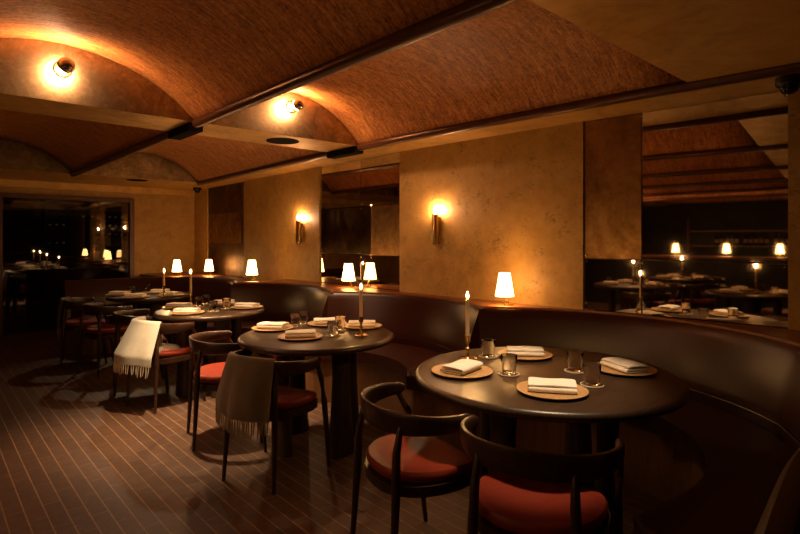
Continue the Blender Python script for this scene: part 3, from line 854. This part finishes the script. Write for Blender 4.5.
put(K1, (3.33, .69, HS - .0005), 0, 'black dome camera on the soffit beside the nearest mirror')
put(K1, (3.36, 8.62, HS - .0005), 0, 'black dome camera in the far corner above the mirror')

# ------------------------------------------------------------------ wine cellar behind the window
t = thing('wine_rack', 'dark wooden wine rack behind the window glass', 'wine rack', (0, YB + .45, 0))
RXC = [1.05, 1.72, 2.05, 2.55]
for z in (1.0, 1.2, 1.30, 1.44, 1.58, 1.72, 1.86):
    bm = bmesh.new(); box(bm, .7, 3.0, .0, .42, z - .012, z); obj('shelf', bm, 'rack', t, False)
for x in (.7, 1.45, 2.2, 3.0):
    bm = bmesh.new(); box(bm, x - .012, x + .012, -.01, .43, 0, 2.1); obj('upright', bm, 'rack', t, False)
def make_lying():
    t = thing('wine_bottle', 'wine bottle lying in the dark rack behind the window glass', 'bottle', (0, 0, 0), 0, 'wine bottles lying in the rack')
    def L(prof, seg=16):
        bm = bmesh.new(); lathe(bm, prof, seg); bmesh.ops.rotate(bm, verts=bm.verts, cent=(0, 0, 0), matrix=Matrix.Rotation(PI / 2, 3, 'X')); return bm
    obj('body', L([(0, -.30), (.036, -.30), (.037, -.29), (.037, -.12), (.030, -.09), (.015, -.06), (.0145, -.02), (0, -.02)]), 'bottle', t)
    obj('capsule', L([(.0152, -.055), (.0152, -.002), (.013, .0), (0, .0)]), 'capsule', t)
    return t
B0 = make_lying()
for z in (1.58, 1.72, 1.44):
    for x in (2.33, 2.42, 2.51, 2.60, 2.69): put(B0, (x, YB + .44, z + .038), 0, 'wine bottle lying in the dark rack behind the window glass')
for z in (1.58, 1.30, 1.0):
    for x in (1.50, 1.59, 1.68): put(B0, (x, YB + .44, z + .038), 0, 'wine bottle lying in the dark rack behind the window glass')
for z in (1.72,):
    for x in (1.95, 2.08): put(B0, (x, YB + .44, z + .038), 0, 'wine bottle lying in the dark rack behind the window glass')

# ------------------------------------------------------------------ across the aisle: what the mirrors show
OT = [(-.5, 1.35, 'nearer'), (-.8, 2.85, 'farther'), (-2.7, 2.6, 'outer')]
for x, y, w in OT:
    make_table(.5, (x, y, 0), 'dark round table across the aisle, the %s one, seen in the mirror' % w)
    for k, q in enumerate((40, 150, 260)):
        a = q * DEG; X, Y = x + .31 * math.cos(a), y + .31 * math.sin(a)
        side = ('window', 'bar', 'camera')[k]
        put(P0, (X, Y, ZT), a, 'round tan plate on the %s side of the %s mirrored table' % (side, w))
        put(N0, (X, Y, ZT + .0125), a + .7, 'folded ivory napkin on the %s side of the %s mirrored table' % (side, w))
        a2 = (q + 45) * DEG
        put(G0, (x + .3 * math.cos(a2), y + .3 * math.sin(a2), ZT), 0, 'clear tumbler on the %s side of the %s mirrored table' % (side, w))
    put(S0, (x + .04, y - .05, ZT), 0, 'short brass candlestick on the %s mirrored table' % w)
    c = make_candle(.2); c.location = (x + .04, y - .05, ZT + .1122); c['label'] = 'lit ivory taper candle on the %s mirrored table' % w
    for q in (200,) if w == 'nearer' else (200, 330):
        a = q * DEG; d_ = .80
        dup(base_chair, (x + d_ * math.cos(a), y + d_ * math.sin(a), 0), a + PI / 2, 'elbow chair on the %s side of the %s mirrored table' % ('bar' if q == 200 else 'camera', w))
t = thing('bar_counter', 'long dark bar counter along the left wall, seen in the mirror', 'bar', (-4.9, 2.3, 0))
bm = bmesh.new(); box(bm, -.3, .3, -3, 3, 0, 1.02); obj('front', bm, 'rack', t, False)
bm = bmesh.new(); box(bm, -.36, .36, -3.05, 3.05, 1.021, 1.06, .008); obj('counter_top', bm, 'ledge', t, False)
t = thing('bottle_shelf', 'wooden bottle shelf on the wall behind the bar', 'shelf', (XL + .001, 1.7, 0))
for z in (1.25, 1.6):
    bm = bmesh.new(); box(bm, 0, .22, -1.6, 1.6, z - .03, z); obj('shelf_board', bm, 'ledge', t, False)
for y in (-1.6, 1.6):
    bm = bmesh.new(); box(bm, 0, .2, y - .015, y + .015, 1.1, 1.9); obj('upright', bm, 'ledge', t, False)
def make_bottle():
    t = thing('spirit_bottle', 'standing bottle on the shelf behind the bar', 'bottle', (0, 0, 0), 0, 'bottles standing behind the bar')
    bm = bmesh.new(); lathe(bm, [(0, 0), (.036, 0), (.038, .004), (.038, .18), (.03, .21), (.015, .235), (.014, .28), (0, .28)], 16); obj('body', bm, 'bottle', t)
    bm = bmesh.new(); lathe(bm, [(.0384, .06), (.0386, .061), (.0386, .14), (.0384, .141)], 16, cap=False); obj('paper_band', bm, 'plate', t)
    return t
Q0 = make_bottle()
for k in range(20): put(Q0, (XL + .12, .6 + k * .1 + .07 * (k // 5), 1.2508), k, 'standing bottle on the shelf behind the bar')
for y, w in ((1.35, 'near'), (2.2, 'middle'), (3.1, 'far')):
    put(L0, (-4.75, y, 1.0605), 0, 'small shaded lamp standing at the %s end of the bar' % w if w != 'middle' else 'small shaded lamp standing at the middle of the bar', 'small lamps on the bar')

# ------------------------------------------------------------------ light of the downlights
def spot(name, loc, target, power, size, blend, col=(1, .74, .46), rad=.03):
    l = bpy.data.lights.new(name, 'SPOT'); l.energy = power; l.color = col; l.spot_size = size * DEG; l.spot_blend = blend; l.shadow_soft_size = rad
    o = bpy.data.objects.new(name, l); C.objects.link(o); o.location = loc
    o.rotation_euler = (Vector(target) - Vector(loc)).to_track_quat('-Z', 'Y').to_euler(); return o
spot('downlight_beam', (2.30, 4.03, HS - .015), (2.05, 4.05, 0), 75, 96, 1.0, (1, .64, .35))
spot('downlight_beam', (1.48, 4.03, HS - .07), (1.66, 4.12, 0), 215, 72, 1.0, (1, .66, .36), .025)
spot('downlight_beam', (2.30, 8.1, HS - .015), (2.0, 6.6, .7), 26, 80, .8)
def make_spotlight():
    t = thing('ceiling_spotlight', 'black adjustable spotlight in the vault over the nearest table', 'spotlight', (0, 0, 0))
    bm = bmesh.new(); lathe(bm, [(0, .09), (.028, .09), (.032, .08), (.032, 0), (.028, 0), (.027, .02), (0, .02)], 24); obj('barrel', bm, 'black', t)
    bm = bmesh.new(); tube(bm, [(0, 0, .09), (0, 0, .16)], .008, 8); obj('stalk', bm, 'black', t)
    return t
k = make_spotlight(); k.location = (1.95, 1.18, 2.425)
spot('spotlight_beam', (1.95, 1.18, 2.42), (2.06, 1.42, .745), 88, 42, .6, (1, .72, .44), .06)
l = bpy.data.lights.new('cellar_fill_light', 'POINT'); l.energy = 2; l.color = (1, .7, .4); l.shadow_soft_size = .05  # added fill light, no fixture, so the racked bottles show through the glass
o = bpy.data.objects.new('cellar_fill_light', l); C.objects.link(o); o.location = (1.7, YB + .25, 2.1)

# ------------------------------------------------------------------ camera and view
cam = bpy.data.cameras.new('camera'); co = bpy.data.objects.new('camera', cam); C.objects.link(co)
cam.sensor_fit = 'HORIZONTAL'; cam.sensor_width = 36; cam.lens = 36 * F / 800
cam.shift_y = -(267 - PY) / 800
co.location = (0, 0, HC)
co.rotation_euler = (PI / 2, 0, -math.atan2(FX, FY))
cam.clip_start = .02
S = bpy.context.scene
S.camera = co
w = bpy.data.worlds.new('world'); S.world = w; w.use_nodes = True
w.node_tree.nodes['Background'].inputs[0].default_value = (.01, .006, .003, 1)
w.node_tree.nodes['Background'].inputs[1].default_value = .0
S.view_settings.view_transform = 'Standard'; S.view_settings.look = 'None'
S.view_settings.gamma = 1; S.view_settings.exposure = 0.7; S.view_settings.use_curve_mapping = False
S.cycles.max_bounces = 10; S.cycles.diffuse_bounces = 4; S.cycles.glossy_bounces = 6; S.cycles.transmission_bounces = 8
S.cycles.transparent_max_bounces = 8; S.cycles.caustics_reflective = False; S.cycles.caustics_refractive = False
S.cycles.sample_clamp_indirect = 4; S.cycles.use_denoising = True
